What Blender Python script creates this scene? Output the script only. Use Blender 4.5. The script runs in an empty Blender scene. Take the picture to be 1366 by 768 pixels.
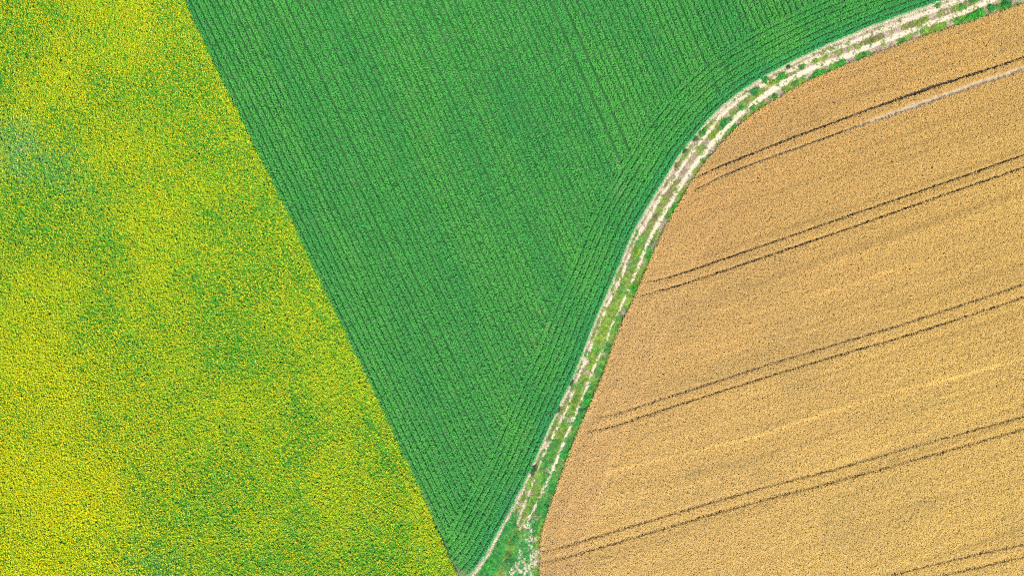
import bpy, math
import numpy as np

rng = np.random.default_rng(7)
S = bpy.context.scene
COL = S.collection
CAM_H = 100.0          # drone height in metres; 1 px of the 1366 px wide photograph is 0.1 m of ground
M_PX = 0.1

# ------------------------------------------------------------------ helpers
def W(p, h=0.0):
    """photo pixel -> metres on the plan, for something h metres tall"""
    p = np.asarray(p, float)
    k = M_PX * (1 - h / CAM_H)
    return np.stack([(p[..., 0] - 683) * k, (384 - p[..., 1]) * k], -1)

def P(xy, h=0.0):
    k = M_PX * (1 - h / CAM_H)
    return xy[:, 0] / k + 683, 384 - xy[:, 1] / k

def spline(pts, n):
    pts = np.asarray(pts, float)
    q = np.vstack([2 * pts[0] - pts[1], pts, 2 * pts[-1] - pts[-2]])
    m = len(pts) - 1
    u = np.linspace(0, m, n)
    i = np.minimum(u.astype(int), m - 1)
    t = (u - i)[:, None]
    a, b, c, d = q[i], q[i + 1], q[i + 2], q[i + 3]
    return 0.5 * ((2 * b) + (-a + c) * t + (2 * a - 5 * b + 4 * c - d) * t ** 2 + (-a + 3 * b - 3 * c + d) * t ** 3)

def resample(pts, step):
    d = np.r_[0, np.cumsum(np.hypot(*np.diff(pts, axis=0).T))]
    n = max(2, int(d[-1] / step))
    s = np.linspace(0, d[-1], n)
    return np.stack([np.interp(s, d, pts[:, 0]), np.interp(s, d, pts[:, 1])], -1), s

def dist_line(xy, line, signed=False):
    """distance from points to a polyline (optionally signed, + on its left); also position along it 0..n-1"""
    best = np.full(len(xy), 1e9); sg = np.zeros(len(xy)); at = np.zeros(len(xy))
    for k in range(len(line) - 1):
        a, b = line[k], line[k + 1]
        v = b - a; L2 = max(v @ v, 1e-12)
        w = xy - a
        t = np.clip(w @ v / L2, 0, 1)
        d = np.hypot(w[:, 0] - t * v[0], w[:, 1] - t * v[1])
        m = d < best
        best[m] = d[m]; at[m] = k + t[m]
        if signed:
            sg[m] = np.sign(v[0] * w[m, 1] - v[1] * w[m, 0])
    return (best * sg if signed else best), at

def vnoise(x, y, seed):
    r = np.random.default_rng(seed).random((256, 256))
    xi = np.floor(x).astype(int); yi = np.floor(y).astype(int)
    fx = x - xi; fy = y - yi
    fx = fx * fx * (3 - 2 * fx); fy = fy * fy * (3 - 2 * fy)
    g = lambda i, j: r[i & 255, j & 255]
    return (g(xi, yi) * (1 - fx) + g(xi + 1, yi) * fx) * (1 - fy) + (g(xi, yi + 1) * (1 - fx) + g(xi + 1, yi + 1) * fx) * fy

def fbm(x, y, seed, octs=4):
    s = 0; a = 1; tot = 0
    for o in range(octs):
        s = s + a * vnoise(x * 2 ** o + 17.3 * o, y * 2 ** o + 5.1 * o, seed + o); tot += a; a *= 0.55
    return s / tot

def sstep(a, b, x):
    t = np.clip((x - a) / (b - a), 0, 1)
    return t * t * (3 - 2 * t)

def mixc(a, b, t):
    return np.asarray(a)[None] * (1 - t[:, None]) + np.asarray(b)[None] * t[:, None]

def build(name, blocks, mat):
    """blocks: (verts (N,k,3), colour (N,3)); every polygon has its own verts"""
    nv = sum(v.shape[0] * v.shape[1] for v, c in blocks); nf = sum(v.shape[0] for v, c in blocks)
    me = bpy.data.meshes.new(name)
    me.vertices.add(nv); me.loops.add(nv); me.polygons.add(nf)
    me.vertices.foreach_set('co', np.concatenate([v.reshape(-1) for v, c in blocks]).astype(np.float32))
    me.loops.foreach_set('vertex_index', np.arange(nv, dtype=np.int32))
    tot = np.concatenate([np.full(v.shape[0], v.shape[1], np.int32) for v, c in blocks])
    me.polygons.foreach_set('loop_start', np.r_[0, np.cumsum(tot)[:-1]].astype(np.int32))
    me.update(calc_edges=True)
    at = me.attributes.new('col', 'FLOAT_COLOR', 'FACE')
    c = np.concatenate([c for v, c in blocks]); c = np.c_[np.clip(c, 0.002, 0.9), np.ones(len(c))]
    at.data.foreach_set('color', c.astype(np.float32).reshape(-1))
    me.materials.append(mat)
    o = bpy.data.objects.new(name, me); COL.objects.link(o)
    return o

def tag(o, label, cat, kind=None, group=None):
    o['label'] = label; o['category'] = cat
    if kind: o['kind'] = kind
    if group: o['group'] = group
    return o

def leaf(base, yaw, pitch, ln, wd, droop=0.0):
    """rhombic leaf quads from a base point"""
    n = len(base)
    d = np.stack([np.cos(yaw) * np.cos(pitch), np.sin(yaw) * np.cos(pitch), np.sin(pitch)], -1)
    s = np.stack([-np.sin(yaw), np.cos(yaw), np.zeros(n)], -1) * (wd / 2)[:, None]
    mid = base + d * (ln * 0.5)[:, None]; mid[:, 2] += ln * 0.08
    tip = base + d * ln[:, None]; tip[:, 2] -= ln * droop
    return np.stack([base, mid + s, tip, mid - s], 1)

def jgrid(x0, x1, y0, y1, sp, jit, ang=0.0):
    c, s = math.cos(ang), math.sin(ang)
    r = math.hypot(x1 - x0, y1 - y0) / 2 + 2
    g = np.arange(-r, r, sp)
    u, v = np.meshgrid(g, g); u = u.ravel(); v = v.ravel()
    u = u + rng.uniform(-jit, jit, len(u)) * sp; v = v + rng.uniform(-jit, jit, len(v)) * sp
    x = u * c - v * s + (x0 + x1) / 2; y = u * s + v * c + (y0 + y1) / 2
    m = (x > x0) & (x < x1) & (y > y0) & (y < y1)
    return np.stack([x[m], y[m]], -1)

# ------------------------------------------------------------------ materials
def new_mat(name):
    m = bpy.data.materials.new(name); m.use_nodes = True
    nt = m.node_tree; nt.nodes.clear()
    return m, nt, nt.nodes, nt.links

def plant_mat(name, trans=0.25, rough=0.6, spec=0.25):
    m, nt, N, L = new_mat(name)
    out = N.new('ShaderNodeOutputMaterial'); at = N.new('ShaderNodeAttribute'); at.attribute_name = 'col'
    b = N.new('ShaderNodeBsdfPrincipled'); b.inputs['Roughness'].default_value = rough
    b.inputs['Specular IOR Level'].default_value = spec
    t = N.new('ShaderNodeBsdfTranslucent'); mx = N.new('ShaderNodeMixShader'); mx.inputs[0].default_value = trans
    L.new(at.outputs['Color'], b.inputs['Base Color']); L.new(at.outputs['Color'], t.inputs['Color'])
    L.new(b.outputs[0], mx.inputs[1]); L.new(t.outputs[0], mx.inputs[2]); L.new(mx.outputs[0], out.inputs['Surface'])
    return m

def soil_mat(name, c1, c2, c3, scale, bump=0.3, attr=None, pale=None):
    """noise-mixed soil; attr (float on points) blends to the pale packed colour"""
    m, nt, N, L = new_mat(name)
    out = N.new('ShaderNodeOutputMaterial'); b = N.new('ShaderNodeBsdfPrincipled')
    b.inputs['Roughness'].default_value = 0.95; b.inputs['Specular IOR Level'].default_value = 0.1
    tc = N.new('ShaderNodeTexCoord')
    n1 = N.new('ShaderNodeTexNoise'); n1.inputs['Scale'].default_value = scale; n1.inputs['Detail'].default_value = 8
    n1.inputs['Roughness'].default_value = 0.7
    n2 = N.new('ShaderNodeTexNoise'); n2.inputs['Scale'].default_value = scale * 6; n2.inputs['Detail'].default_value = 4
    L.new(tc.outputs['Object'], n1.inputs['Vector']); L.new(tc.outputs['Object'], n2.inputs['Vector'])
    r = N.new('ShaderNodeValToRGB'); e = r.color_ramp.elements
    e[0].position = 0.33; e[0].color = (*c1, 1); e[1].position = 0.68; e[1].color = (*c3, 1)
    k = e.new(0.5); k.color = (*c2, 1)
    L.new(n1.outputs['Fac'], r.inputs['Fac'])
    base = r.outputs['Color']
    if attr:
        a = N.new('ShaderNodeAttribute'); a.attribute_name = attr
        ad = N.new('ShaderNodeMath'); ad.operation = 'ADD'
        sc = N.new('ShaderNodeMath'); sc.operation = 'MULTIPLY_ADD'; sc.inputs[1].default_value = 2.4; sc.inputs[2].default_value = -1.25
        L.new(n2.outputs['Fac'], sc.inputs[0]); L.new(sc.outputs[0], ad.inputs[0]); L.new(a.outputs['Fac'], ad.inputs[1]); ad.use_clamp = True
        mx = N.new('ShaderNodeMix'); mx.data_type = 'RGBA'
        L.new(ad.outputs[0], mx.inputs[0]); L.new(base, mx.inputs[6]); mx.inputs[7].default_value = (*pale, 1)
        base = mx.outputs[2]
    mr = N.new('ShaderNodeMapRange'); mr.inputs['From Min'].default_value = 0.25; mr.inputs['From Max'].default_value = 0.75
    mr.inputs['To Min'].default_value = 0.75; mr.inputs['To Max'].default_value = 1.25
    L.new(n2.outputs['Fac'], mr.inputs['Value'])
    ml = N.new('ShaderNodeMix'); ml.data_type = 'RGBA'; ml.blend_type = 'MULTIPLY'; ml.inputs[0].default_value = 1
    L.new(base, ml.inputs[6]); L.new(mr.outputs[0], ml.inputs[7])
    L.new(ml.outputs[2], b.inputs['Base Color'])
    bp = N.new('ShaderNodeBump'); bp.inputs['Strength'].default_value = bump; bp.inputs['Distance'].default_value = 0.05
    L.new(n2.outputs['Fac'], bp.inputs['Height']); L.new(bp.outputs[0], b.inputs['Normal'])
    L.new(b.outputs[0], out.inputs['Surface'])
    return m

MAT_LEAF = plant_mat('crop_leaf', 0.25, 0.6, 0.15)
MAT_FLOWER = plant_mat('flower_crop', 0.2, 0.65, 0.08)
MAT_STRAW = plant_mat('ripe_straw', 0.2, 0.55, 0.3)
MAT_WEED = plant_mat('weed_leaf', 0.25)
MAT_STONE = plant_mat('pale_stone', 0.0, 0.9, 0.1)

# ------------------------------------------------------------------ plan of the place (photo pixels)
YG = [(180, -140), (246, 0), (283, 80), (342, 200), (370, 256), (432, 384), (494, 512), (555, 640), (586, 712), (598, 742), (611, 768), (622, 800), (630, 900)]
PAIRS = [((520, 880), (712, 880)), ((628, 768), (720, 768)), ((662, 716), (722, 715)), ((702, 641), (738, 664)), ((735, 568), (769, 581)),
         ((772, 487), (802, 506)), ((794, 430), (824, 444)), ((816, 380), (846, 398)), ((845, 312), (875, 330)), ((868, 271), (898, 286)),
         ((892, 232), (919, 249)), ((912, 201), (937, 222)), ((952, 154), (977.5, 176)), ((997, 117), (1014, 146)), ((1063.5, 80), (1080, 108)),
         ((1138, 46), (1154, 77)), ((1197, 23), (1213, 55)), ((1258, 1), (1271, 36.5)), ((1340, -30), (1352, 10)), ((1430, -62), (1442, -24)),
         ((1520, -90), (1530, -52))]
NP_ = len(PAIRS)
LEFT = spline([a for a, b in PAIRS], 400)
RIGHT = spline([b for a, b in PAIRS], 400)
WL = spline([(690, 700), (696, 683), (712, 641), (725, 607), (744.5, 568), (759, 539), (772, 502), (782, 479), (801, 430), (812, 404), (830, 367),
             (841, 336), (855, 308), (867, 288), (879, 267), (895, 244), (919, 209), (942, 180), (960, 157), (976, 142), (1005, 121), (1030, 108), (1066, 88),
             (1101, 71), (1143, 54), (1185, 37), (1227, 21), (1268, 6), (1345, -24), (1440, -55), (1520, -83)], 240)
WR = spline([(700, 703), (712, 680), (728, 647), (743, 612), (759, 573), (770, 547), (784, 514), (794, 487), (807, 459), (817, 432), (826, 414), (847, 367),
             (860, 334), (872, 308), (884, 287), (898, 265), (909, 246), (922, 227), (938, 205), (958, 183), (981, 158), (1005, 139), (1036, 117), (1080, 93),
             (1122, 78), (1164, 61), (1206, 45), (1248, 29), (1279, 19), (1310, 6), (1350, -12), (1440, -45), (1530, -74)], 240)
H_WHEAT, H_GREEN, H_FLOWER = 0.6, 0.45, 0.75
RUTS = [  # (photo line, half width in metres, label)
    ([(1500, 22), (1366, 76), (1278, 105), (1218, 125), (1135, 155), (1025, 196), (941, 231), (928, 238)], 0.19, 'dark upper wheel rut of the topmost tramline pair through the wheat'),
    ([(1500, 40), (1366, 91), (1308, 110.5), (1232, 137), (1150, 166), (1084, 190), (1025, 211), (970, 232), (945, 244), (922, 255)], 0.19, 'pale bare lower wheel rut of the topmost tramline pair'),
    ([(1500, 156), (1366, 206.5), (1225, 256), (1120, 292), (1025, 325), (917, 362), (872, 375), (857, 374)], 0.19, 'upper wheel rut of the second tramline pair, hooking at the track'),
    ([(1500, 172), (1366, 223), (1271, 256), (1140, 302), (1025, 341), (917, 377), (860, 393), (849, 398)], 0.19, 'lower wheel rut of the second tramline pair from the top'),
    ([(1500, 332), (1366, 379), (1225, 426), (1140, 452), (1025, 486.5), (950, 511), (850, 543), (825, 551), (794, 558)], 0.18, 'upper wheel rut of the middle tramline pair in the wheat'),
    ([(1500, 350), (1366, 396.5), (1225, 443), (1140, 468), (1025, 502.5), (940, 529), (850, 558), (822, 568), (784, 576)], 0.18, 'lower wheel rut of the middle tramline pair in the wheat'),
    ([(1500, 512), (1366, 555), (1208, 599), (1110, 627), (1025, 649), (900, 685), (800, 715), (756, 728), (722, 737)], 0.18, 'upper wheel rut of the long tramline pair ending near the rubble patch'),
    ([(1500, 530), (1366, 572), (1208, 617), (1110, 644), (1025, 665.5), (900, 701), (800, 731), (751, 745), (720, 750)], 0.18, 'lower wheel rut of the long tramline pair ending near the rubble patch'),
    ([(1500, 689), (1366, 726), (1292, 742), (1188, 768), (1100, 792), (900, 850)], 0.18, 'upper wheel rut of the short pair cutting the bottom corner'),
    ([(1500, 704), (1366, 742.5), (1258, 768), (1150, 797), (950, 856)], 0.18, 'lower wheel rut of the short pair cutting the bottom corner'),
]
yg_w = W(spline(YG, 200), H_FLOWER)
left_w, right_w = W(LEFT), W(RIGHT)
left_g = W(LEFT, H_GREEN)
right_h = W(RIGHT, H_WHEAT)
wl_w, wr_w = W(WL), W(WR)
X0, X1, Y0, Y1 = -80.0, 80.0, -48.0, 48.0       # planted area, wider than the photograph

def yg_x(y, line=None):
    line = yg_w if line is None else line
    o = np.argsort(line[:, 1])
    return np.interp(y, line[o, 1], line[o, 0])

def left_of_track(xy, line):
    return dist_line(xy, line[::4], True)[0]       # + on the green side

# ------------------------------------------------------------------ ground, field soils, track, ruts
def sheet(name, pts, z, mat):
    me = bpy.data.meshes.new(name)
    me.from_pydata([(x, y, z) for x, y in pts], [], [list(range(len(pts)))])
    me.materials.append(mat); me.update()
    if me.polygons[0].normal.z < 0: me.flip_normals()
    o = bpy.data.objects.new(name, me); COL.objects.link(o); return o

g = sheet('ground', [(-4000, -4000), (4000, -4000), (4000, 4000), (-4000, 4000)], 0.0,
          soil_mat('ground_soil', (0.05, 0.11, 0.03), (0.12, 0.13, 0.05), (0.22, 0.17, 0.08), 0.01, 0.1))
tag(g, 'open farmland around the photographed fields', 'ground', 'structure')
SOIL_F = soil_mat('flower_field_soil', (0.035, 0.06, 0.02), (0.06, 0.08, 0.025), (0.13, 0.12, 0.07), 0.35)
SOIL_G = soil_mat('green_field_soil', (0.012, 0.055, 0.014), (0.018, 0.075, 0.018), (0.035, 0.09, 0.025), 0.4)  # undergrowth green, with the shade of the row gaps put into the colour
SOIL_W = soil_mat('wheat_field_soil', (0.22, 0.145, 0.055), (0.27, 0.18, 0.07), (0.32, 0.22, 0.09), 1.5)
BX0, BX1, BY0, BY1 = -100, 100, -60, 60
yl = [p for p in yg_w if p[1] > left_w[:, 1].min()]
f = sheet('flower_field_soil', [(BX0, BY0)] + [tuple(p) for p in left_w[:1] + [-0.2, 0]] + [tuple(p) for p in left_w[1:24] - [0.3, 0]][:0] +
          [tuple(p) for p in yg_w[::-1] if p[1] > -37.6] + [(yg_w[0, 0] - 4, BY1), (BX0, BY1)], 0.004, SOIL_F)
tag(f, 'earth under the yellow flowering crop', 'field soil', 'structure')
f = sheet('green_field_soil', [tuple(p) for p in yg_w if p[1] > -37.6] + [tuple(p) for p in left_w if p[1] > -37.9] +
          [(left_w[-1, 0], BY1), (yg_w[0, 0] - 4, BY1)], 0.008, SOIL_G)
tag(f, 'earth between the green crop rows, coloured dark for the shade there', 'field soil', 'structure')
f = sheet('wheat_field_soil', [tuple(p) for p in right_w] + [(BX1, right_w[-1, 1]), (BX1, BY0), (right_w[0, 0], BY0)], 0.004, SOIL_W)
tag(f, 'straw strewn earth under the ripe wheat', 'field soil', 'structure')

SOIL_E = soil_mat('field_edge_soil', (0.06, 0.06, 0.035), (0.13, 0.11, 0.075), (0.26, 0.22, 0.17), 0.5, 0.4)
el, es = resample(np.stack([yg_w[:, 0], yg_w[:, 1]], -1)[yg_w[:, 1] > -38], 0.4)
ew = -0.1 + 0.2 * sstep(0.55, 0.72, fbm(es / 7, es * 0, 23))
ew[-12:] += np.linspace(0, 0.3, 12)
f = sheet('field_edge', [(x - 0.1, y) for (x, y) in el] + [(x + w_, y) for (x, y), w_ in zip(el[::-1], ew[::-1])], 0.016, SOIL_E)
tag(f, 'thin bare strip of pale earth between yellow and green crops', 'field edge', 'structure')

RUBBLE = [W(spline(q, 30)) for q in ([(712, 681), (701, 692), (695, 703), (686, 720)], [(708, 706), (708.5, 725), (711, 740), (709, 756)],
                                      [(693, 722), (694, 740), (700, 752)], [(686, 765), (699, 757), (712, 764), (704, 790), (700, 830)])]
def rubble(xy):
    q = np.zeros(len(xy)); nzr = fbm(xy[:, 0] / 0.42, xy[:, 1] / 0.42, 97, 3)
    for line, hw in zip(RUBBLE, (0.17, 0.6, 0.45, 0.95)):
        d = dist_line(xy, line)[0]
        q = np.maximum(q, sstep(1.5, 0.4, d / hw + 3.8 * (nzr - 0.45)))
    return q

SOIL_B = soil_mat('bare_patch_soil', (0.06, 0.11, 0.035), (0.12, 0.16, 0.06), (0.32, 0.29, 0.19), 0.9, 0.4)
for cx_, cy_, rx_, ry_, lb in ((40, 204, 62, 46, 'pale bare earth showing through the thin yellow crop at the left'), (205, 752, 38, 16, 'greyish bare earth under the thin yellow crop at the bottom')):
    th_ = np.linspace(0, 2 * np.pi, 60)[:-1]
    k_ = 1 + 0.25 * np.sin(3 * th_ + cx_) + 0.15 * np.sin(7 * th_)
    f = sheet('bare_patch', W(np.stack([cx_ + rx_ * k_ * np.cos(th_), cy_ + ry_ * k_ * np.sin(th_)], -1)), 0.008, SOIL_B)
    tag(f, lb, 'bare ground', 'structure')

# track: a grid between the two crop edges, wheel lines pressed in
NT = 44
tt = np.linspace(-0.06, 1.06, NT)
nl = 1500
lw = W(spline([a for a, b in PAIRS], nl)); rw = W(spline([b for a, b in PAIRS], nl))
grid = lw[:, None] * (1 - tt[None, :, None]) + rw[:, None] * tt[None, :, None]
gxy = grid.reshape(-1, 2)
dl = dist_line(gxy, wl_w[::2])[0]; dr = dist_line(gxy, wr_w[::2])[0]
vidx = np.repeat(np.linspace(0, NP_ - 1, nl), NT); tflat = np.tile(tt, nl)
edge = tflat * np.hypot(*(rw - lw).T)[:, None].repeat(NT, 1).ravel()
wob = 0.42 * (fbm(gxy[:, 0] * 1.3, gxy[:, 1] * 1.3, 5) - 0.5)
wr_half = np.interp(vidx, [0, 3, 4, 6, 8, 9, 12, 14, 17, 20], [0.26, 0.26, 0.24, 0.2, 0.28, 0.37, 0.38, 0.4, 0.4, 0.4])
wl_half = np.interp(vidx, [0, 3, 4, 6, 8, 9, 12, 14, 17, 20], [0.19, 0.2, 0.22, 0.25, 0.29, 0.3, 0.27, 0.3, 0.4, 0.4])
wheel = np.maximum(0.85 * sstep(1.4, 0.3, (dl + wob) / wl_half), sstep(1.4, 0.4, (dr + wob) / wr_half))
eh = np.interp(vidx, [0, 1, 2.4, 4, 9, 14, 20], [0.75, 0.65, 0.42, 0.25, 0.3, 0.4, 0.5])
strip = sstep(1.25, 0.7, (edge + wob * 0.6) / eh) * 0.55
px, py = P(gxy)
rub = rubble(gxy)
upper = np.interp(vidx, [0, 9, 12, 14, 16, 20], [0.05, 0.08, 0.1, 0.14, 0.18, 0.18])
pale = np.clip(np.maximum.reduce([wheel * np.where(vidx < 3.3, 0.75, 1.0), strip, rub * 0.7, upper * np.ones_like(wheel)]), 0, 1)
z = 0.03 + 0.05 * (fbm(gxy[:, 0] * 2, gxy[:, 1] * 2, 11) - 0.5) - 0.05 * wheel
z = np.where((tflat < 0.0) | (tflat > 1.0), 0.013, np.maximum(z, 0.014))
me = bpy.data.meshes.new('dirt_track')
me.from_pydata(np.c_[gxy, z].tolist(), [], [(i * NT + j, (i + 1) * NT + j, (i + 1) * NT + j + 1, i * NT + j + 1) for i in range(nl - 1) for j in range(NT - 1)])
me.update()
if me.polygons[0].normal.z < 0: me.flip_normals()
a = me.attributes.new('pale', 'FLOAT', 'POINT'); a.data.foreach_set('value', pale.astype(np.float32))
me.materials.append(soil_mat('track_soil', (0.085, 0.06, 0.035), (0.17, 0.125, 0.08), (0.27, 0.21, 0.145), 1.2, 0.5, 'pale', (0.42, 0.355, 0.24)))
tr = bpy.data.objects.new('dirt_track', me); COL.objects.link(tr)
tag(tr, 'pale sandy farm track with two wheel lines curving between green crop and wheat', 'track', 'structure')

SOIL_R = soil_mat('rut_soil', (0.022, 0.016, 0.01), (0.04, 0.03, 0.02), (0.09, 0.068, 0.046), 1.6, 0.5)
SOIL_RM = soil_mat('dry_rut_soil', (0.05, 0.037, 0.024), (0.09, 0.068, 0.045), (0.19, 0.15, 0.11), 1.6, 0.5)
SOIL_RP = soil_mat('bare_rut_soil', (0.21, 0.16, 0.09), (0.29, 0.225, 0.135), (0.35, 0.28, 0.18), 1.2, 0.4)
rut_lines = []
for k, (pts, hw, label) in enumerate(RUTS):
    line, s = resample(W(spline(pts, 120), H_WHEAT), 0.3)
    lpx = line[:, 0] / (M_PX * (1 - H_WHEAT / CAM_H)) + 683
    half = np.full(len(line), hw - (0.07 if k < 2 else 0.1))
    if k == 1: half = 0.1 + 0.2 * sstep(1120, 1200, lpx) - 0.08 * sstep(1310, 1370, lpx)
    if k == 0: half = 0.115 + 0.1 * np.exp(-((lpx - 1235) / 60) ** 2)
    half = half * (0.85 + 0.4 * fbm(s * 0.5, s * 0 + k, 3))
    # fade out near the track
    fade = sstep(0, 6, (s[-1] - s))
    half = half * (0.35 + 0.65 * fade)
    line = line + (np.stack([fbm(s * 0.35, s * 0 + 2 * k, 31), fbm(s * 0.35, s * 0 + 2 * k + 50, 32)], -1) - 0.5) * 0.09
    rut_lines.append((line, half))
    tg = np.gradient(line, axis=0); tg /= np.hypot(*tg.T)[:, None]; nrm = np.stack([-tg[:, 1], tg[:, 0]], -1)
    vs = []
    for j, u in enumerate((-1.6, -0.8, 0, 0.8, 1.6)):
        vs.append(np.c_[line + nrm * (half * u)[:, None], 0.012 + 0.05 * max(0, abs(u) - 0.5) * (abs(u) < 1.5) + 0 * s])
    n = len(line); V = np.concatenate(vs)
    me = bpy.data.meshes.new('wheel_rut')
    me.from_pydata(V.tolist(), [], [(j * n + i, j * n + i + 1, (j + 1) * n + i + 1, (j + 1) * n + i) for j in range(4) for i in range(n - 1)])
    me.update()
    if me.polygons[0].normal.z < 0: me.flip_normals()
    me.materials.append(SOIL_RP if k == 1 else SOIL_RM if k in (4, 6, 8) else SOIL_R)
    if k == 1:
        me.materials.append(SOIL_RM)
        me.polygons.foreach_set('material_index', np.tile((lpx[:-1] < 1125 + 30 * rng.random(n - 1)).astype(np.int32), 4))
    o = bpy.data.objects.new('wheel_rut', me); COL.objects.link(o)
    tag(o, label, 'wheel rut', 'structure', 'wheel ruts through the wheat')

# ------------------------------------------------------------------ ripe wheat
WANG = math.radians(18.5)
def wheat():
    xy = jgrid(1, X1, Y0, Y1, 0.155, 0.45, WANG)
    sd = -left_of_track(xy, right_h)               # distance inside the wheat
    xy = xy[sd > 0.02]; sd = sd[sd > 0.02]
    keep = np.ones(len(xy), bool)
    for line, half in rut_lines:
        d, at = dist_line(xy, line[::3])
        hh = np.interp(at, np.arange(len(half[::3])), half[::3])
        keep &= d > hh + 0.03 + 0.03 * rng.random(len(xy))
    rdist = np.full(len(xy), 9.0)
    for line, half in rut_lines:
        rdist = np.minimum(rdist, dist_line(xy, line[::3])[0])
    xy = xy[keep]; sd = sd[keep]; rdist = rdist[keep]
    nz = vnoise(xy[:, 0] / 0.3, xy[:, 1] / 0.3, 71)
    keep = (nz > 0.07) | (rng.random(len(xy)) < 0.5)
    xy = xy[keep]; sd = sd[keep]; nz = nz[keep]; rdist = rdist[keep]
    px, py = P(xy, H_WHEAT)
    n = len(xy)
    # colour: browner at upper left, yellower and brighter towards lower right
    along = xy[:, 0] * math.cos(WANG) + xy[:, 1] * math.sin(WANG); across = -xy[:, 0] * math.sin(WANG) + xy[:, 1] * math.cos(WANG)
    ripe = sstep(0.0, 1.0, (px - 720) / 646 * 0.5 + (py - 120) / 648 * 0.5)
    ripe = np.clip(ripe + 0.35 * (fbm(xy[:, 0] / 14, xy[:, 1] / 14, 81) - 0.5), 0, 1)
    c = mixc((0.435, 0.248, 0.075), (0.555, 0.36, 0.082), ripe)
    head = sstep(6.6, 5.4, sd + 1.2 * (fbm(xy[:, 0] / 5, xy[:, 1] / 5, 89) - 0.5)) * sstep(250, 420, py)
    c = c * (1 - head[:, None]) + np.array([[0.475, 0.285, 0.084]]) * head[:, None]
    grey = sstep(0.52, 0.75, fbm(along / 11, across / 4, 83))
    c = c * (1 - 0.09 * grey[:, None] * np.array([1, 0.8, 0.3]))
    streak = fbm(along / 25, across / 0.7, 85, 3) - 0.5
    streak2 = fbm(along / 40, across / 0.35, 86, 2) - 0.5
    c = c * (1 + 0.1 * streak[:, None] + 0.12 * streak2[:, None])
    c = c * (1 + 0.10 * sstep(0.8, 0.0, sd))[:, None]
    for line_px, amp in (([(808, 631), (1003, 584), (1183, 526), (1366, 480)], 0.24), ([(933, 421), (993, 406)], 0.2), ([(985, 425), (1025, 413), (1158, 371), (1200, 357)], 0.2), ([(923, 484), (1033, 454), (1183, 414)], 0.17), ([(813, 674), (1003, 629)], 0.17),
                         ([(1240, 514), (1352, 481)], 0.2), ([(930, 470), (1100, 418)], 0.12), ([(1060, 150), (1110, 137), (1180, 118)], -0.15),
                         ([(1030, 195), (1100, 160)], -0.1), ([(830, 655), (1000, 612), (1366, 505)], -0.12), ([(1100, 700), (1366, 640)], -0.12)):
        d, at = dist_line(xy, W(line_px, H_WHEAT))
        c = c * (1 + 1.7 * amp * np.exp(-(d / 0.17) ** 2) * (0.8 + 0.4 * rng.random(n)) * (0.5 + 0.5 * sstep(0.3, 0.55, fbm(along / 8, along * 0 + amp * 90, 88))))[:, None]
    ln1 = vnoise(across / 0.42, along / 45, 121); ln2 = vnoise(across / 0.36 + 40, along / 60, 122)
    c = c * (1 + (1 - head) * (0.11 * sstep(0.76, 0.93, ln1) - 0.15 * sstep(0.74, 0.92, ln2)))[:, None]
    hl = vnoise(sd / 0.4, along / 30, 123)
    c = c * (1 + head * 0.12 * (hl - 0.5))[:, None]
    # a pass of the drill parallel to the track
    c = c * (1 + 0.10 * (np.exp(-((sd - 5.6) / 0.3) ** 2) + np.exp(-((sd - 2.4) / 0.25) ** 2)))[:, None]
    hgt = 0.56 + 0.12 * (nz - 0.5) * (1 - 0.5 * head) + rng.normal(0, 0.02, n)
    hgt *= 0.9 + 0.2 * fbm(xy[:, 0] / 1.2, xy[:, 1] / 1.2, 87)
    blocks = []
    B = 6
    for k in range(B):
        yaw = rng.uniform(0, 2 * math.pi, n)
        b = np.c_[xy + rng.normal(0, 0.05, (n, 2)), np.zeros(n)]
        top = b.copy(); top[:, 2] = hgt * rng.uniform(0.9, 1.06, n)
        top[:, :2] += np.stack([np.cos(yaw), np.sin(yaw)], -1) * 0.05
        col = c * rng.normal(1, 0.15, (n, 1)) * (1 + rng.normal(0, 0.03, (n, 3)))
        side = np.stack([-np.sin(yaw), np.cos(yaw), 0 * yaw], -1)
        if k < 2:
            blocks.append((np.stack([b - side * 0.02, b + side * 0.02, top + side * 0.014, top - side * 0.014], 1), col * 0.8))
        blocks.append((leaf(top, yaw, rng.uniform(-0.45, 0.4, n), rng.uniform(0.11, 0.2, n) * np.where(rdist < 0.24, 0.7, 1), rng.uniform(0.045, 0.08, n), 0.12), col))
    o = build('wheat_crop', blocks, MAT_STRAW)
    tag(o, 'golden ripe wheat filling the field beyond the curving track', 'wheat', 'stuff')
wheat()

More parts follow.
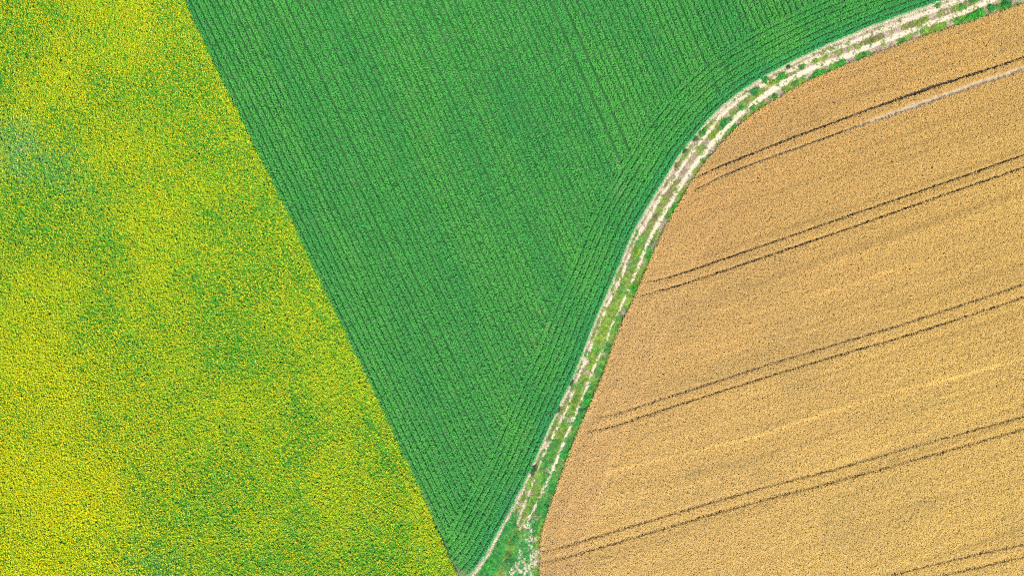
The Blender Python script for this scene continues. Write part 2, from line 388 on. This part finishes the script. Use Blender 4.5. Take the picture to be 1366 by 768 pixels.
# ------------------------------------------------------------------ green row crop
def green():
    sun_side = None
    def plants(xy, yaw_row, edge_d, name, label, lush):
        n = len(xy); wide = 0.3 if lush else 0.285
        px, py = P(xy, H_GREEN)
        a = xy[:, 0] * 0.42 - xy[:, 1] * 0.907; b = xy[:, 0] * 0.907 + xy[:, 1] * 0.42
        t = fbm(a / 18, b / 3, 41)
        c = mixc((0.04, 0.262, 0.047), (0.07, 0.312, 0.042), sstep(0.15, 0.85, t))
        teal = sstep(0.55, 0.75, fbm(a / 12, b / 1.1, 43))
        c = c * (1 - teal[:, None] * np.array([0.08, 0.04, -0.04]))
        if lush:
            ed = sstep(2.6, 0.5, edge_d)[:, None]
            c = c * (1 - ed * np.array([0.45, 0.12, -0.3]))
        # pale weak plants where the rows meet the headland
        c = c * (1 + 0.0 * px[:, None])
        weak = np.zeros(n)
        for wx, wy, wr in ((722, 416, 5), (731, 437, 6), (714, 457, 6), (824, 222, 4), (826, 247, 7), (840, 276, 5), (829, 258, 5), (700, 470, 4)):
            weak = np.maximum(weak, np.exp(-(((px - wx) ** 2 + (py - wy) ** 2) / wr ** 2)))
        c = c * (1 + weak[:, None] * np.array([1.6, 0.35, 0.9]))
        blocks = []
        size = rng.uniform(0.88, 1.1, n) * (1 - 0.25 * weak)
        LV = 22
        for k in range(LV):
            lay = k / LV
            rr = np.sqrt(rng.random(n)) * wide * size
            yaw = rng.uniform(0, 2 * math.pi, n)
            # elongate along the row
            dx = rr * np.cos(yaw); dy = rr * np.sin(yaw) * 0.95
            cx, sx = np.cos(yaw_row), np.sin(yaw_row)
            base = np.c_[xy[:, 0] + dx * cx - dy * sx, xy[:, 1] + dx * sx + dy * cx, (0.24 + 0.3 * (1 - (rr / 0.34) ** 2)) * size + rng.normal(0, 0.025, n)]
            base[:, 2] = np.maximum(base[:, 2], 0.05)
            ln = rng.uniform(0.08, 0.165, n) * size
            out = yaw + yaw_row + rng.normal(0, 0.5, n)
            col = c * rng.lognormal(0, 0.14, (n, 1)) * (1 + rng.normal(0, 0.05, (n, 3)))
            blocks.append((leaf(base, out, rng.normal(0.05, 0.3, n), ln, ln * rng.uniform(0.6, 0.85, n), 0.12), col))
        # stems
        b0 = np.c_[xy, np.zeros(n)]; ym = rng.uniform(0, 6.28, n); sd = np.stack([np.cos(ym), np.sin(ym), 0 * ym], -1) * 0.012
        tp = np.c_[xy, 0.35 * size]
        blocks.append((np.stack([b0 - sd, b0 + sd, tp + sd * 0.6, tp - sd * 0.6], 1), c * 0.8))
        o = build(name, blocks, MAT_LEAF)
        tag(o, label, 'green crop', 'stuff')

    # straight rows
    HEAD = 6.15
    sp_px = 9.05
    xs = []; yaws = []
    wheels = [364, 382, 547, 566, 732, 750, 907, 926]
    k = 0
    x0 = 246 - 260
    while x0 < 1500:
        wd = min(abs(x0 + sp_px / 2 - w) for w in wheels)
        ypx = np.arange(-110, 800, 2.1) + rng.uniform(0, 2)
        ypx = ypx + rng.normal(0, 0.55, len(ypx))
        sl = 0.482 - 0.05 * (x0 - 250) / 600
        jit = rng.normal(0, 0.25, len(ypx)) + 0.9 * (fbm(ypx / 60, ypx * 0 + x0, 47) - 0.5)
        # the rows either side of a wheel gap stand a little apart
        off = 0
        near = [w for w in wheels if abs(x0 - w) < 6.5]
        if near: off = 0.85 * np.sign(x0 - near[0])
        px = x0 + sl * ypx + jit + off
        pts = W(np.stack([px, ypx], -1), H_GREEN)
        xs.append(pts); yaws.append(np.full(len(pts), math.atan2(-1, sl)))
        x0 += sp_px
    xy = np.concatenate(xs); yw = np.concatenate(yaws)
    m = (xy[:, 0] > X0) & (xy[:, 0] < X1) & (xy[:, 1] > Y0) & (xy[:, 1] < Y1) & (xy[:, 0] - yg_x(xy[:, 1]) > -0.02)
    xy, yw = xy[m], yw[m]
    d = left_of_track(xy, left_g)
    m = (d > HEAD - 0.1) & (rng.random(len(xy)) > 0.02)
    plants(xy[m], yw[m], d[m], 'row_crop', 'bright green row crop in straight rows beside the yellow field', False)
    # headland rows following the track
    hx = []; hy = []; he = []
    wob_lines = [W([(900, -20), (927, 40), (950, 103), (975, 160)], H_GREEN), W([(925, 0), (946, 50), (968, 92), (990, 140)], H_GREEN)]
    for r in range(8):
        off = 0.32 + 0.775 * r
        base, s = resample(left_g, 0.21)
        tg = np.gradient(base, axis=0)
        kk = np.ones(25) / 25
        tg = np.stack([np.convolve(np.pad(tg[:, i], 12, 'edge'), kk, 'valid') for i in (0, 1)], -1)
        tg /= np.hypot(*tg.T)[:, None]
        nrm = np.stack([-tg[:, 1], tg[:, 0]], -1)
        pts = base + nrm * off + rng.normal(0, 0.03, base.shape) + nrm * (0.12 * (fbm(s / 5, s * 0 + r, 49) - 0.5))[:, None]
        hx.append(pts); hy.append(np.arctan2(tg[:, 1], tg[:, 0])); he.append(np.full(len(pts), off))
    xy = np.concatenate(hx); yw = np.concatenate(hy); he = np.concatenate(he)
    d, _ = dist_line(xy, left_g[::2])
    m = (d > he - 0.25) & (xy[:, 0] < X1) & (xy[:, 1] < Y1) & (xy[:, 0] - yg_x(xy[:, 1]) > 0.5) & (xy[:, 1] > -38.3) & (rng.random(len(xy)) > 0.02)
    for wline in wob_lines:
        m &= dist_line(xy, wline)[0] > 0.17
    plants(xy[m], yw[m], he[m], 'headland_crop', 'dark green headland rows bending along the edge of the track', True)
green()

# ------------------------------------------------------------------ yellow flowering field
def flowers():
    xy = jgrid(X0, 6, Y0, Y1, 0.23, 0.48, math.radians(-64))
    lim = yg_x(xy[:, 1]) - 0.12 + 0.25 * (fbm(xy[:, 1] / 1.3, xy[:, 1] * 0, 51) - 0.5)
    d = lim - xy[:, 0]
    m = (d > 0) & (left_of_track(xy, left_w) > 0.3)
    xy = xy[m]; d = d[m]; n = len(xy)
    px, py = P(xy, H_FLOWER)
    def blob(x, y, rx, ry, ang=0):
        a = math.radians(ang); dx = px - x; dy = py - y
        u = dx * math.cos(a) + dy * math.sin(a); v = -dx * math.sin(a) + dy * math.cos(a)
        return np.exp(-(u / rx) ** 2 - (v / ry) ** 2)
    thin = np.zeros(n)
    for x, y, rx, ry, an, am in ((25, 210, 50, 42, 30, .75), (80, 235, 60, 30, 40, .75), (40, 290, 60, 35, 20, .45), (140, 320, 45, 16, 60, .55), (225, 330, 55, 18, 58, .3),
                                 (265, 385, 50, 18, 58, .26), (320, 490, 45, 14, 60, .3), (255, 690, 24, 16, 50, .42), (210, 750, 40, 14, 0, .35), (270, 620, 50, 18, 62, .3),
                                 (300, 745, 60, 16, 10, .35), (150, 715, 30, 22, 0, .4), (0, 100, 14, 40, 0, .5), (10, 30, 30, 20, 0, .25), (140, 45, 18, 12, 0, .3),
                                 (70, 340, 40, 25, 0, .3), (560, 750, 55, 18, 20, .55), (90, 420, 60, 30, 20, .25), (380, 640, 30, 60, 0, .2), (230, 255, 60, 20, 30, .3)):
        thin = np.maximum(thin, am * blob(x, y, rx, ry, an))
    fa = xy[:, 0] * 0.5 - xy[:, 1] * 0.866; fb = xy[:, 0] * 0.866 + xy[:, 1] * 0.5
    n1 = fbm(fa / 11, fb / 4, 53); n2 = fbm(xy[:, 0] / 0.7, xy[:, 1] / 0.7, 57, 3)
    thin = thin * (0.45 + 1.1 * fbm(xy[:, 0] / 0.9, xy[:, 1] / 0.9, 54, 3)) + 0.2 * sstep(0.5, 0.72, n1) + 0.6 * sstep(0.62, 0.78, n2)
    for ln, am in (([(352, 262), (372, 320), (410, 395), (440, 455), (490, 560), (520, 620), (545, 665)], 0.7), ([(296, 150), (318, 205), (330, 235)], 0.35),
                   ([(30, 60), (160, 330), (250, 520)], 0.22)):
        dd = dist_line(xy, W(ln, H_FLOWER))[0]
        thin = thin + 1.5 * am * np.exp(-(dd / 0.35) ** 2) * (0.4 + n2)
    thin = np.clip((thin + 0.17 + 0.2 * sstep(120, 300, px) * sstep(100, 320, py) - 0.26 * sstep(380, 620, py) * sstep(340, 80, px)) * rng.choice([0.1, 0.5, 1.0, 2.2], n), 0, 0.9)
    bare = np.clip(0.75 * blob(18, 195, 30, 36, 20) + 0.35 * blob(62, 212, 75, 26, 38) + 0.6 * blob(20, 228, 14, 8) + 0.2 * blob(205, 752, 40, 16) + 0.3 * blob(78, 245, 30, 10, 40), 0, 1) * (0.3 + 1.2 * n2)
    alive = rng.random(n) > 0.33 * bare
    bare = bare[alive]
    xy, px, py, thin, n1, n2, d = xy[alive], px[alive], py[alive], thin[alive], n1[alive], n2[alive], d[alive]; n = len(xy)
    hgt = rng.uniform(0.62, 0.76, n) * (1 - 0.25 * thin)
    # leaves
    lime = sstep(0.3, 0.7, fbm(xy[:, 0] / 9, xy[:, 1] / 9, 61))
    cl = mixc((0.10, 0.27, 0.012), (0.27, 0.37, 0.007), np.clip(lime * 0.8 - 0.4 * thin + 0.2 + 0.5 * np.exp(-((px - 140) / 30) ** 2 - ((py - 705) / 40) ** 2), 0, 1))
    cl = cl * (1 + thin[:, None] * np.array([-0.4, -0.05, 0.7]))
    bb = np.clip(bare * 0.6, 0, 0.6)[:, None]
    cl = cl * (1 - bb) + np.array([[0.14, 0.32, 0.08]]) * bb
    blocks = []
    for k in range(10):
        yaw = rng.uniform(0, 6.283, n)
        rr = rng.uniform(0.0, 0.14, n)
        base = np.c_[xy[:, 0] + rr * np.cos(yaw), xy[:, 1] + rr * np.sin(yaw), hgt * rng.uniform(0.5, 0.97, n)]
        ln = rng.uniform(0.12, 0.22, n)
        blocks.append((leaf(base, yaw, rng.normal(0.0, 0.4, n), ln, ln * rng.uniform(0.55, 0.8, n), 0.15),
                       cl * rng.lognormal(0, 0.15, (n, 1)) * (1 + rng.normal(0, 0.06, (n, 3)))))
    ym = rng.uniform(0, 6.28, n); sd = np.stack([np.cos(ym), np.sin(ym), 0 * ym], -1) * 0.012
    b0 = np.c_[xy, np.zeros(n)]; tp = np.c_[xy, hgt * 0.95]
    blocks.append((np.stack([b0 - sd, b0 + sd, tp + sd * 0.6, tp - sd * 0.6], 1), cl * 0.8))
    # flower heads: one to three per plant
    vivid = np.clip(sstep(0.35, 0.65, fbm(xy[:, 0] / 12, xy[:, 1] / 12, 63)) * 0.3 + 0.7 * sstep(250, 650, py) * sstep(350, 100, px), 0, 1)
    warm = np.clip(sstep(400, 0, py) * 0.6 + 0.5 * (fbm(xy[:, 0] / 4, xy[:, 1] / 4, 67) - 0.3), 0, 1)
    cf = mixc((0.445, 0.415, 0.012), (0.60, 0.52, 0.004), vivid)
    cf = cf * (1 + warm[:, None] * np.array([0.06, -0.05, 0.0]))
    for rep in range(3):
        has = rng.random(n) > np.clip(thin * 1.15 + (0.03, 0.3, 0.65)[rep], 0, 0.97)
        q = xy[has] + rng.normal(0, 0.03 + 0.06 * rep, (has.sum(), 2)); m_ = len(q); h = hgt[has] * (1 - 0.06 * rep) + 0.03
        R = rng.uniform(0.055, 0.092, m_) * (1 - 0.15 * rep)
        tilt = rng.uniform(-0.5, 0.35, m_)
        hc = cf[has] * rng.lognormal(0, 0.16, (m_, 1)) * (1 + rng.normal(0, 0.05, (m_, 3)))
        red = rng.random(m_) < 0.05
        hc[red] *= np.array([1.05, 0.72, 1.0])
        NPET = 6; rot = rng.uniform(0, 6.28, m_)
        c0 = np.c_[q, h]
        for p in range(NPET):
            yaw = rot + p * 6.2832 / NPET + rng.normal(0, 0.12, m_)
            blocks.append((leaf(c0, yaw, tilt + rng.normal(0, 0.22, m_), R * rng.uniform(0.85, 1.1, m_), R * 0.95, 0.1), hc * rng.normal(1, 0.07, (m_, 1))))
        # disc at the middle of the head
        ang = np.arange(6) * 6.2832 / 6
        disc = c0[:, None, :] + np.stack([np.cos(ang)[None] * (R * 0.26)[:, None], np.sin(ang)[None] * (R * 0.26)[:, None], np.full((m_, 6), 0.018)], -1)
        blocks.append((disc, hc * np.array([0.85, 0.62, 1.2])))
    o = build('flowering_crop', blocks, MAT_FLOWER)
    tag(o, 'yellow flowering crop speckled with green, filling the wedge beside the green rows', 'flower field', 'stuff')
flowers()

# ------------------------------------------------------------------ grass and weeds on the track
def clump(name, cx, cy, rx, ry, ang, hgt, col, n, lsize):
    """a low dome of leaves; rx, ry, hgt in metres"""
    th = rng.uniform(0, 6.283, n); rr = rng.random(n) ** 0.62 * np.where(rng.random(n) < 0.15, 1.1, 1)
    lob = 1 + 0.22 * np.sin(3 * th + cx) + 0.15 * np.sin(5 * th + cy * 2)
    u = rr * lob * rx * np.cos(th); v = rr * lob * ry * np.sin(th)
    c, s = math.cos(ang), math.sin(ang)
    x = u * c - v * s; y = u * s + v * c
    bump = 0.7 + 0.6 * vnoise(x * 3.3 + cx, y * 3.3 + cy, 91)
    zt = hgt * np.clip(1 - rr ** 2, 0.1, 1) * bump
    base = np.c_[x, y, zt * rng.uniform(0.35, 1.0, n) + 0.02]
    ln = lsize * rng.uniform(0.7, 1.3, n)
    cc = np.asarray(col)[None] * (0.55 + 0.9 * vnoise(x * 5 + cy, y * 5 + cx, 92))[:, None] * rng.lognormal(0, 0.3, (n, 1)) * (1 + rng.normal(0, 0.1, (n, 3)))
    blocks = [(leaf(base, th + ang + rng.normal(0, 0.9, n), rng.normal(0.25, 0.45, n), ln, ln * rng.uniform(0.45, 0.75, n), 0.15), cc)]
    k = max(6, n // 12)
    i = rng.integers(0, n, k); top = base[i]; bot = top * [0.5, 0.5, 0]
    w = np.array([[0.01, 0, 0]])
    blocks.append((np.stack([bot - w, bot + w, top + w * 0.5, top - w * 0.5], 1), np.tile([[0.09, 0.1, 0.03]], (k, 1))))
    o = build(name, blocks, MAT_WEED)
    o.location = (cx, cy, 0.02)
    return o

BRIGHT, MID, DEEP, LIME, OLIVE, DARK, PALE = (0.035, 0.27, 0.02), (0.07, 0.21, 0.03), (0.035, 0.2, 0.035), (0.17, 0.28, 0.015), (0.16, 0.17, 0.045), (0.055, 0.085, 0.03), (0.16, 0.25, 0.08)
R30 = 28
WEEDS = [  # px, py, length px, width px, tilt deg, height m, colour, label
    (1301, 20, 34, 10, 22, .55, BRIGHT, 'long bright green bush spreading between the track and the wheat edge'),
    (1324, 10, 13, 9, 10, .45, DEEP, 'mid green bush between the long bright bush and the dark bush'),
    (1343, 5, 17, 11, 25, .6, DEEP, 'dark green leafy bush at the top end of the wheat edge'),
    (1343, 14, 9, 4, 10, .25, LIME, 'small yellow green weed under the dark bush at the top end'),
    (1284, 9, 12, 8, 25, .35, MID, 'green weed between the wheel lines opposite the long bright bush'),
    (1301, 0, 16, 5, 20, .35, DEEP, 'deep green weed strip on the track, cut by the photo top edge'),
    (1252, 7, 9, 5, 30, .3, MID, 'lone small green weed by the headland rows at the photo top'),
    (1225, 31, 18, 6, 24, .2, OLIVE, 'dry olive weed between the wheel lines, upper end of the track'),
    (1167, 53, 26, 6, 24, .2, OLIVE, 'long dry olive weed drift between the wheel lines'),
    (1205, 54, 12, 5, 26, .25, MID, 'narrow green weed at the wheat edge below the long dry drift'),
    (1152, 73, 20, 6, 26, .3, MID, 'slim green weed strip at the wheat edge between two gaps'),
    (1122, 84, 15, 7, 28, .35, BRIGHT, 'bright green weed at the wheat edge, second from the bend top'),
    (1092, 98, 24, 8, 28, .4, BRIGHT, 'long bright green weed hugging the wheat edge on the bend'),
    (1089, 81, 10, 5, 25, .3, LIME, 'lime weed in the middle strip beside the long bright edge weed'),
    (1070, 89, 9, 6, 30, .3, MID, 'olive green weed in the middle strip near a dark shrub'),
    (1052, 89, 5, 4, 30, .35, DARK, 'tiny dark shrub by the headland rows on the bend'),
    (1043, 102, 15, 8, 35, .4, BRIGHT, 'rounded bright weed, upper of the green island on the bend'),
    (1031, 110, 14, 7, 20, .4, LIME, 'yellow green weed, middle of the green island on the bend'),
    (1021, 106, 9, 8, 50, .4, DEEP, 'dark weed of the green island touching the crop rows'),
    (1007, 122, 14, 10, 40, .45, DEEP, 'broad deep green weed at the lower end of the green island'),
    (1061, 111, 11, 6, 28, .3, MID, 'green weed at the wheat edge across from the green island'),
    (1034, 128, 8, 6, 30, .35, DEEP, 'small dark weed at the wheat edge below the island'),
    (1005, 144, 9, 6, 45, .3, MID, 'small round green weed beside the wheat edge above a lime weed'),
    (996, 157, 14, 6, 42, .3, LIME, 'lime green weed lying along the wheat edge on the bend'),
    (980, 170, 12, 6, 45, .35, BRIGHT, 'green weed at the wheat edge next to the lime weed'),
    (967, 164, 22, 9, 42, .4, DEEP, 'large deep green weed between the wheel lines below the bend'),
    (952, 180, 12, 7, 45, .3, LIME, 'yellowish weed just below the large deep green weed'),
    (989, 144, 8, 6, 50, .3, DEEP, 'small deep green weed above the large one in the middle strip'),
    (938, 176, 12, 7, 40, .35, DEEP, 'deep green weed against the crop rows below the bend'),
    (928, 185, 8, 5, 45, .4, DARK, 'brownish dark shrub against the crop rows'),
    (914, 201, 7, 5, 50, .45, DARK, 'black looking shrub where the crop edge turns steeper'),
    (904, 221, 12, 6, 55, .3, OLIVE, 'olive weed between crop edge and left wheel line below the dark shrub'),
    (900, 276, 15, 6, 58, .35, BRIGHT, 'bright weed by the wheat edge below the topmost tramline pair'),
    (874, 291, 10, 6, 55, .25, OLIVE, 'olive weed in the middle strip beside bare ground'),
    (851, 336, 18, 7, 62, .35, LIME, 'vivid lime weed in the middle strip above the second tramline pair'),
    (867, 343, 11, 6, 55, .3, BRIGHT, 'green weed by the wheat edge facing the vivid lime weed'),
    (846, 385, 16, 9, 65, .35, BRIGHT, 'bright weed by the wheat where the second tramline pair ends'),
    (812, 466, 12, 8, 60, .35, MID, 'mid green bush on the right verge halfway along the track'),
    (784, 533, 16, 9, 62, .5, BRIGHT, 'bright round bush on the right verge above the middle tramline end'),
    (777, 549, 11, 8, 60, .5, DEEP, 'deep green bush directly below the bright round bush'),
    (762, 511, 9, 5, 60, .35, DARK, 'dark shrub at the crop edge beside the olive grass strip'),
    (745, 547, 10, 4, 62, .35, DARK, 'slim dark shrub at the crop edge lower down'),
    (758, 606, 16, 8, 62, .4, BRIGHT, 'bright weed by the wheat below the middle tramline end'),
    (712, 627, 16, 7, 62, .5, DARK, 'largest dark shrub at the crop edge, lower track'),
    (715, 690, 16, 12, 30, .3, PALE, 'pale green tuft where the two wheel lines merge'),
    (729, 676, 6, 9, 60, .45, DEEP, 'small dark bush tight against the wheat near the pale tuft'),
    (686, 720, 24, 9, 60, .35, DEEP, 'tall deep green weed in the grass left of the rubble'),
    (680, 748, 16, 12, 40, .5, DEEP, 'dark bushy weed left of the rubble near the bottom'),
    (652, 752, 14, 9, 40, .4, BRIGHT, 'bright weed beside the pale crop edge strip at the bottom'),
]
for x, y, ln, wd, an, h, col, label in WEEDS:
    cx, cy = W((x, y), h * 0.6)
    rx, ry = ln * M_PX / 2, wd * M_PX / 2
    name = 'shrub' if 'shrub' in label else 'bush' if 'bush' in label else 'weed'
    o = clump(name, cx, cy, rx, ry, math.radians(an), h * 0.9, col, int(140 + 700 * rx * ry * 3.14), 0.105)
    tag(o, label, name, group='weeds and bushes along the dirt track')

def grass():
    # points over the strip
    n0 = 75000
    ii = rng.uniform(0, nl - 1, n0); t = rng.random(n0)
    wdt = np.hypot(*(rw - lw).T); seg = np.hypot(*np.gradient(lw, axis=0).T)
    prob = wdt * (seg + np.hypot(*np.gradient(rw, axis=0).T)) / 2
    ii = np.interp(rng.random(n0), np.cumsum(prob) / prob.sum(), np.arange(nl))
    f = lambda arr: np.stack([np.interp(ii, np.arange(nl), arr[:, 0]), np.interp(ii, np.arange(nl), arr[:, 1])], -1)
    xy = f(lw) * (1 - t[:, None]) + f(rw) * t[:, None]
    v = ii / (nl - 1) * (NP_ - 1)
    dl, _ = dist_line(xy, wl_w[::2]); dr, _ = dist_line(xy, wr_w[::2])
    sl = dist_line(xy, wl_w[::2], True)[0]; sr = dist_line(xy, wr_w[::2], True)[0]    # + to the left of the line
    V = np.arange(21)
    mid = np.interp(v, V, [1, 1, 1, .9, .95, .95, .92, .9, .75, .5, .45, .5, .5, .5, .42, .4, .36, .36, .36, .4, .4])
    right = np.interp(v, V, [.6, .55, .7, .9, .95, .92, .85, .75, .62, .48, .3, .22, .32, .34, .38, .38, .38, .42, .6, .7, .7])
    left = np.interp(v, V, [1, .95, .9, .6, .55, .55, .5, .4, .4, .35, .4, .5, .45, .35, .25, .2, .16, .16, .2, .2, .2])
    dens = np.where(sl > 0, left, np.where(sr < 0, right, mid))
    dens = np.where(v < 2.4, np.where(t < 0.9, 1.0, 0.75), dens)
    patch = fbm(xy[:, 0] / 1.1, xy[:, 1] / 1.1, 95, 4)
    th = 0.5 + (0.5 - dens) * 0.42 - 0.03
    p = sstep(th - 0.06, th + 0.07, patch)
    wlh = np.interp(v, [0, 3, 4, 6, 8, 9, 12, 14, 17, 20], [0.17, 0.18, 0.2, 0.23, 0.28, 0.3, 0.27, 0.3, 0.4, 0.4])
    wrh = np.interp(v, [0, 3, 4, 6, 8, 9, 12, 14, 17, 20], [0.22, 0.22, 0.21, 0.17, 0.26, 0.34, 0.37, 0.4, 0.4, 0.4])
    wheel = np.maximum(sstep(1.5, 0.8, dl / wlh), sstep(1.5, 0.8, dr / wrh))
    brk = fbm(xy[:, 0] / 0.55, xy[:, 1] / 0.55, 107, 3)
    wheel = wheel * (1 - np.interp(v, [0, 6, 9, 20], [0.75, 0.65, 0.35, 0.25]) * sstep(0.52, 0.64, brk))
    p = p * (1 - 0.95 * wheel)
    p = np.maximum(p, 0.35 * sstep(0.6, 0.75, brk) * (v > 8))
    e = t * np.interp(ii, np.arange(nl), wdt)
    ehh = np.interp(v, [0, 1, 2.4, 4, 9, 14, 20], [0.7, 0.6, 0.38, 0.2, 0.26, 0.36, 0.42])
    p = p * sstep(0.7, 1.2, e / ehh + 0.5 * (patch - 0.5))
    px, py = P(xy)
    rb = rubble(xy)
    p = p * (1 - 0.85 * rb)
    m = rng.random(n0) < p
    xy, v, t, sl, sr, px, py, rb = xy[m], v[m], t[m], sl[m], sr[m], px[m], py[m], rb[m]; n = len(xy)
    # hue: green to olive to dry
    olive_mid = np.interp(v, V, [.3, .3, .35, .4, .45, .6, .6, .4, .4, .8, .8, .7, .5, .5, .7, .9, .95, .9, .8, .8, .8])
    ol = np.where((sl < 0) & (sr > 0), olive_mid, np.where(sr < 0, np.interp(v, V, [.6, .6, .5, .25, .15, .2, .25, .35, .45, .5, .55, .6, .5, .5, .35, .3, .4, .5, .5, .5, .5]), 0.5))
    lobe = np.exp(-((t - 0.42) / 0.1) ** 2)
    ol = np.where(v < 2.5, 0.02 + 0.55 * lobe + 0.5 * (t > 0.88), ol)
    ol = np.clip(ol + 1.1 * (fbm(xy[:, 0] / 1.6, xy[:, 1] / 1.6, 99) - 0.5), 0, 1)
    c = mixc((0.025, 0.235, 0.03), (0.17, 0.27, 0.025), sstep(0, 0.65, ol))
    c = c * (0.55 + 0.95 * vnoise(xy[:, 0] / 0.27, xy[:, 1] / 0.27, 109))[:, None]
    dry = np.interp(v, V, [0, 0, 0, 0, 0, 0, 0, .1, .35, .8, .8, .7, .3, .3, .5, .75, .8, .7, .5, .5, .5]) * ((sl < 0) & (sr > 0)) + 0.35 * (sl > 0) * (v > 3)
    dry = np.clip(dry * sstep(0.35, 0.65, fbm(xy[:, 0] / 1.0, xy[:, 1] / 1.0, 103)), 0, 1)
    c = c * (1 - dry[:, None]) + np.array([[0.2, 0.155, 0.075]]) * dry[:, None]
    blocks = []
    hg = 0.12 + 0.16 * fbm(xy[:, 0] / 2, xy[:, 1] / 2, 101)
    for k in range(7):
        yaw = rng.uniform(0, 6.283, n)
        b = np.c_[xy + rng.normal(0, 0.05, (n, 2)), 0.02 + rng.uniform(0, 0.5, n) * hg]
        ln = rng.uniform(0.08, 0.18, n)
        blocks.append((leaf(b, yaw, rng.uniform(-0.1, 0.9, n), ln, rng.uniform(0.03, 0.075, n), 0.2), c * rng.lognormal(0, 0.25, (n, 1)) * (1 + rng.normal(0, 0.08, (n, 3)))))
    o = build('verge_grass', blocks, MAT_WEED)
    tag(o, 'patchy green, olive and dry grass on the verges and middle strip of the track', 'grass', 'stuff')

    # pale stones and clods, mostly in the rubble patch and beside the wheels
    n0 = 26000
    ii = np.interp(rng.random(n0), np.cumsum(prob) / prob.sum(), np.arange(nl)); t = rng.random(n0)
    xy = f(lw) * (1 - t[:, None]) + f(rw) * t[:, None]
    px, py = P(xy)
    rb = rubble(xy)
    w = np.maximum(np.exp(-(dist_line(xy, wl_w[::2])[0] / 0.5) ** 2), np.exp(-(dist_line(xy, wr_w[::2])[0] / 0.55) ** 2))
    m = rng.random(n0) < np.maximum(rb * 0.9, 0.3 * w + 0.05)
    xy = xy[m]; rb = rb[m]; n = len(xy)
    r = rng.uniform(0.025, 0.06, n) * (1 + 0.7 * rb)
    ang = np.arange(5) * 6.2832 / 5
    jit = rng.uniform(0.7, 1.25, (n, 5))
    ring = np.stack([xy[:, :1] + np.cos(ang)[None] * r[:, None] * jit, xy[:, 1:] + np.sin(ang)[None] * r[:, None] * jit, np.full((n, 5), 0.01)], -1)
    apex = np.c_[xy + rng.normal(0, 0.01, (n, 2)), 0.03 + r * rng.uniform(0.6, 1.0, n)]
    col = np.array([[0.47, 0.42, 0.34]]) * rng.lognormal(0, 0.25, (n, 1))
    blocks = []
    for k in range(5):
        blocks.append((np.stack([ring[:, k], ring[:, (k + 1) % 5], apex], 1), col))
    o = build('pebbles', blocks, MAT_STONE)
    tag(o, 'loose pale stones and clods scattered over the track', 'stones', 'stuff')
grass()

# ------------------------------------------------------------------ daylight, camera
SUN_EL, SUN_AZ = math.radians(62), math.radians(166)       # from the bottom of the photo, a little from the right
sd = np.array([math.sin(SUN_AZ) * math.cos(SUN_EL), math.cos(SUN_AZ) * math.cos(SUN_EL), math.sin(SUN_EL)])
w = bpy.data.worlds.new('World'); S.world = w; w.use_nodes = True
nt = w.node_tree; nt.nodes.clear()
out = nt.nodes.new('ShaderNodeOutputWorld'); bg = nt.nodes.new('ShaderNodeBackground'); sk = nt.nodes.new('ShaderNodeTexSky')
sk.sky_type = 'NISHITA'; sk.sun_disc = False; sk.sun_elevation = SUN_EL; sk.sun_rotation = SUN_AZ
bg.inputs['Strength'].default_value = 0.15
nt.links.new(sk.outputs[0], bg.inputs['Color']); nt.links.new(bg.outputs[0], out.inputs['Surface'])
ld = bpy.data.lights.new('sun', 'SUN'); ld.energy = 3.8; ld.angle = math.radians(0.5); ld.color = (1.0, 0.96, 0.9)
lo = bpy.data.objects.new('sun', ld); COL.objects.link(lo)
from mathutils import Vector
lo.rotation_euler = Vector(sd).to_track_quat('Z', 'Y').to_euler()
lo.location = (20, -60, 90)

cd = bpy.data.cameras.new('camera'); cam = bpy.data.objects.new('camera', cd); COL.objects.link(cam)
cd.sensor_width = 36; cd.sensor_fit = 'HORIZONTAL'; cd.lens = 36 * CAM_H / 136.6
cd.clip_start = 0.5; cd.clip_end = 12000
cam.location = (0, 0, CAM_H); cam.rotation_euler = (0, 0, 0)
S.camera = cam

S.render.engine = 'CYCLES'
S.cycles.use_denoising = False
S.cycles.max_bounces = 4; S.cycles.diffuse_bounces = 3; S.cycles.transmission_bounces = 2; S.cycles.glossy_bounces = 1
S.cycles.filter_width = 1.15
S.view_settings.view_transform = 'Standard'; S.view_settings.look = 'None'
S.view_settings.gamma = 1; S.view_settings.use_curve_mapping = False
S.view_settings.exposure = 1.0
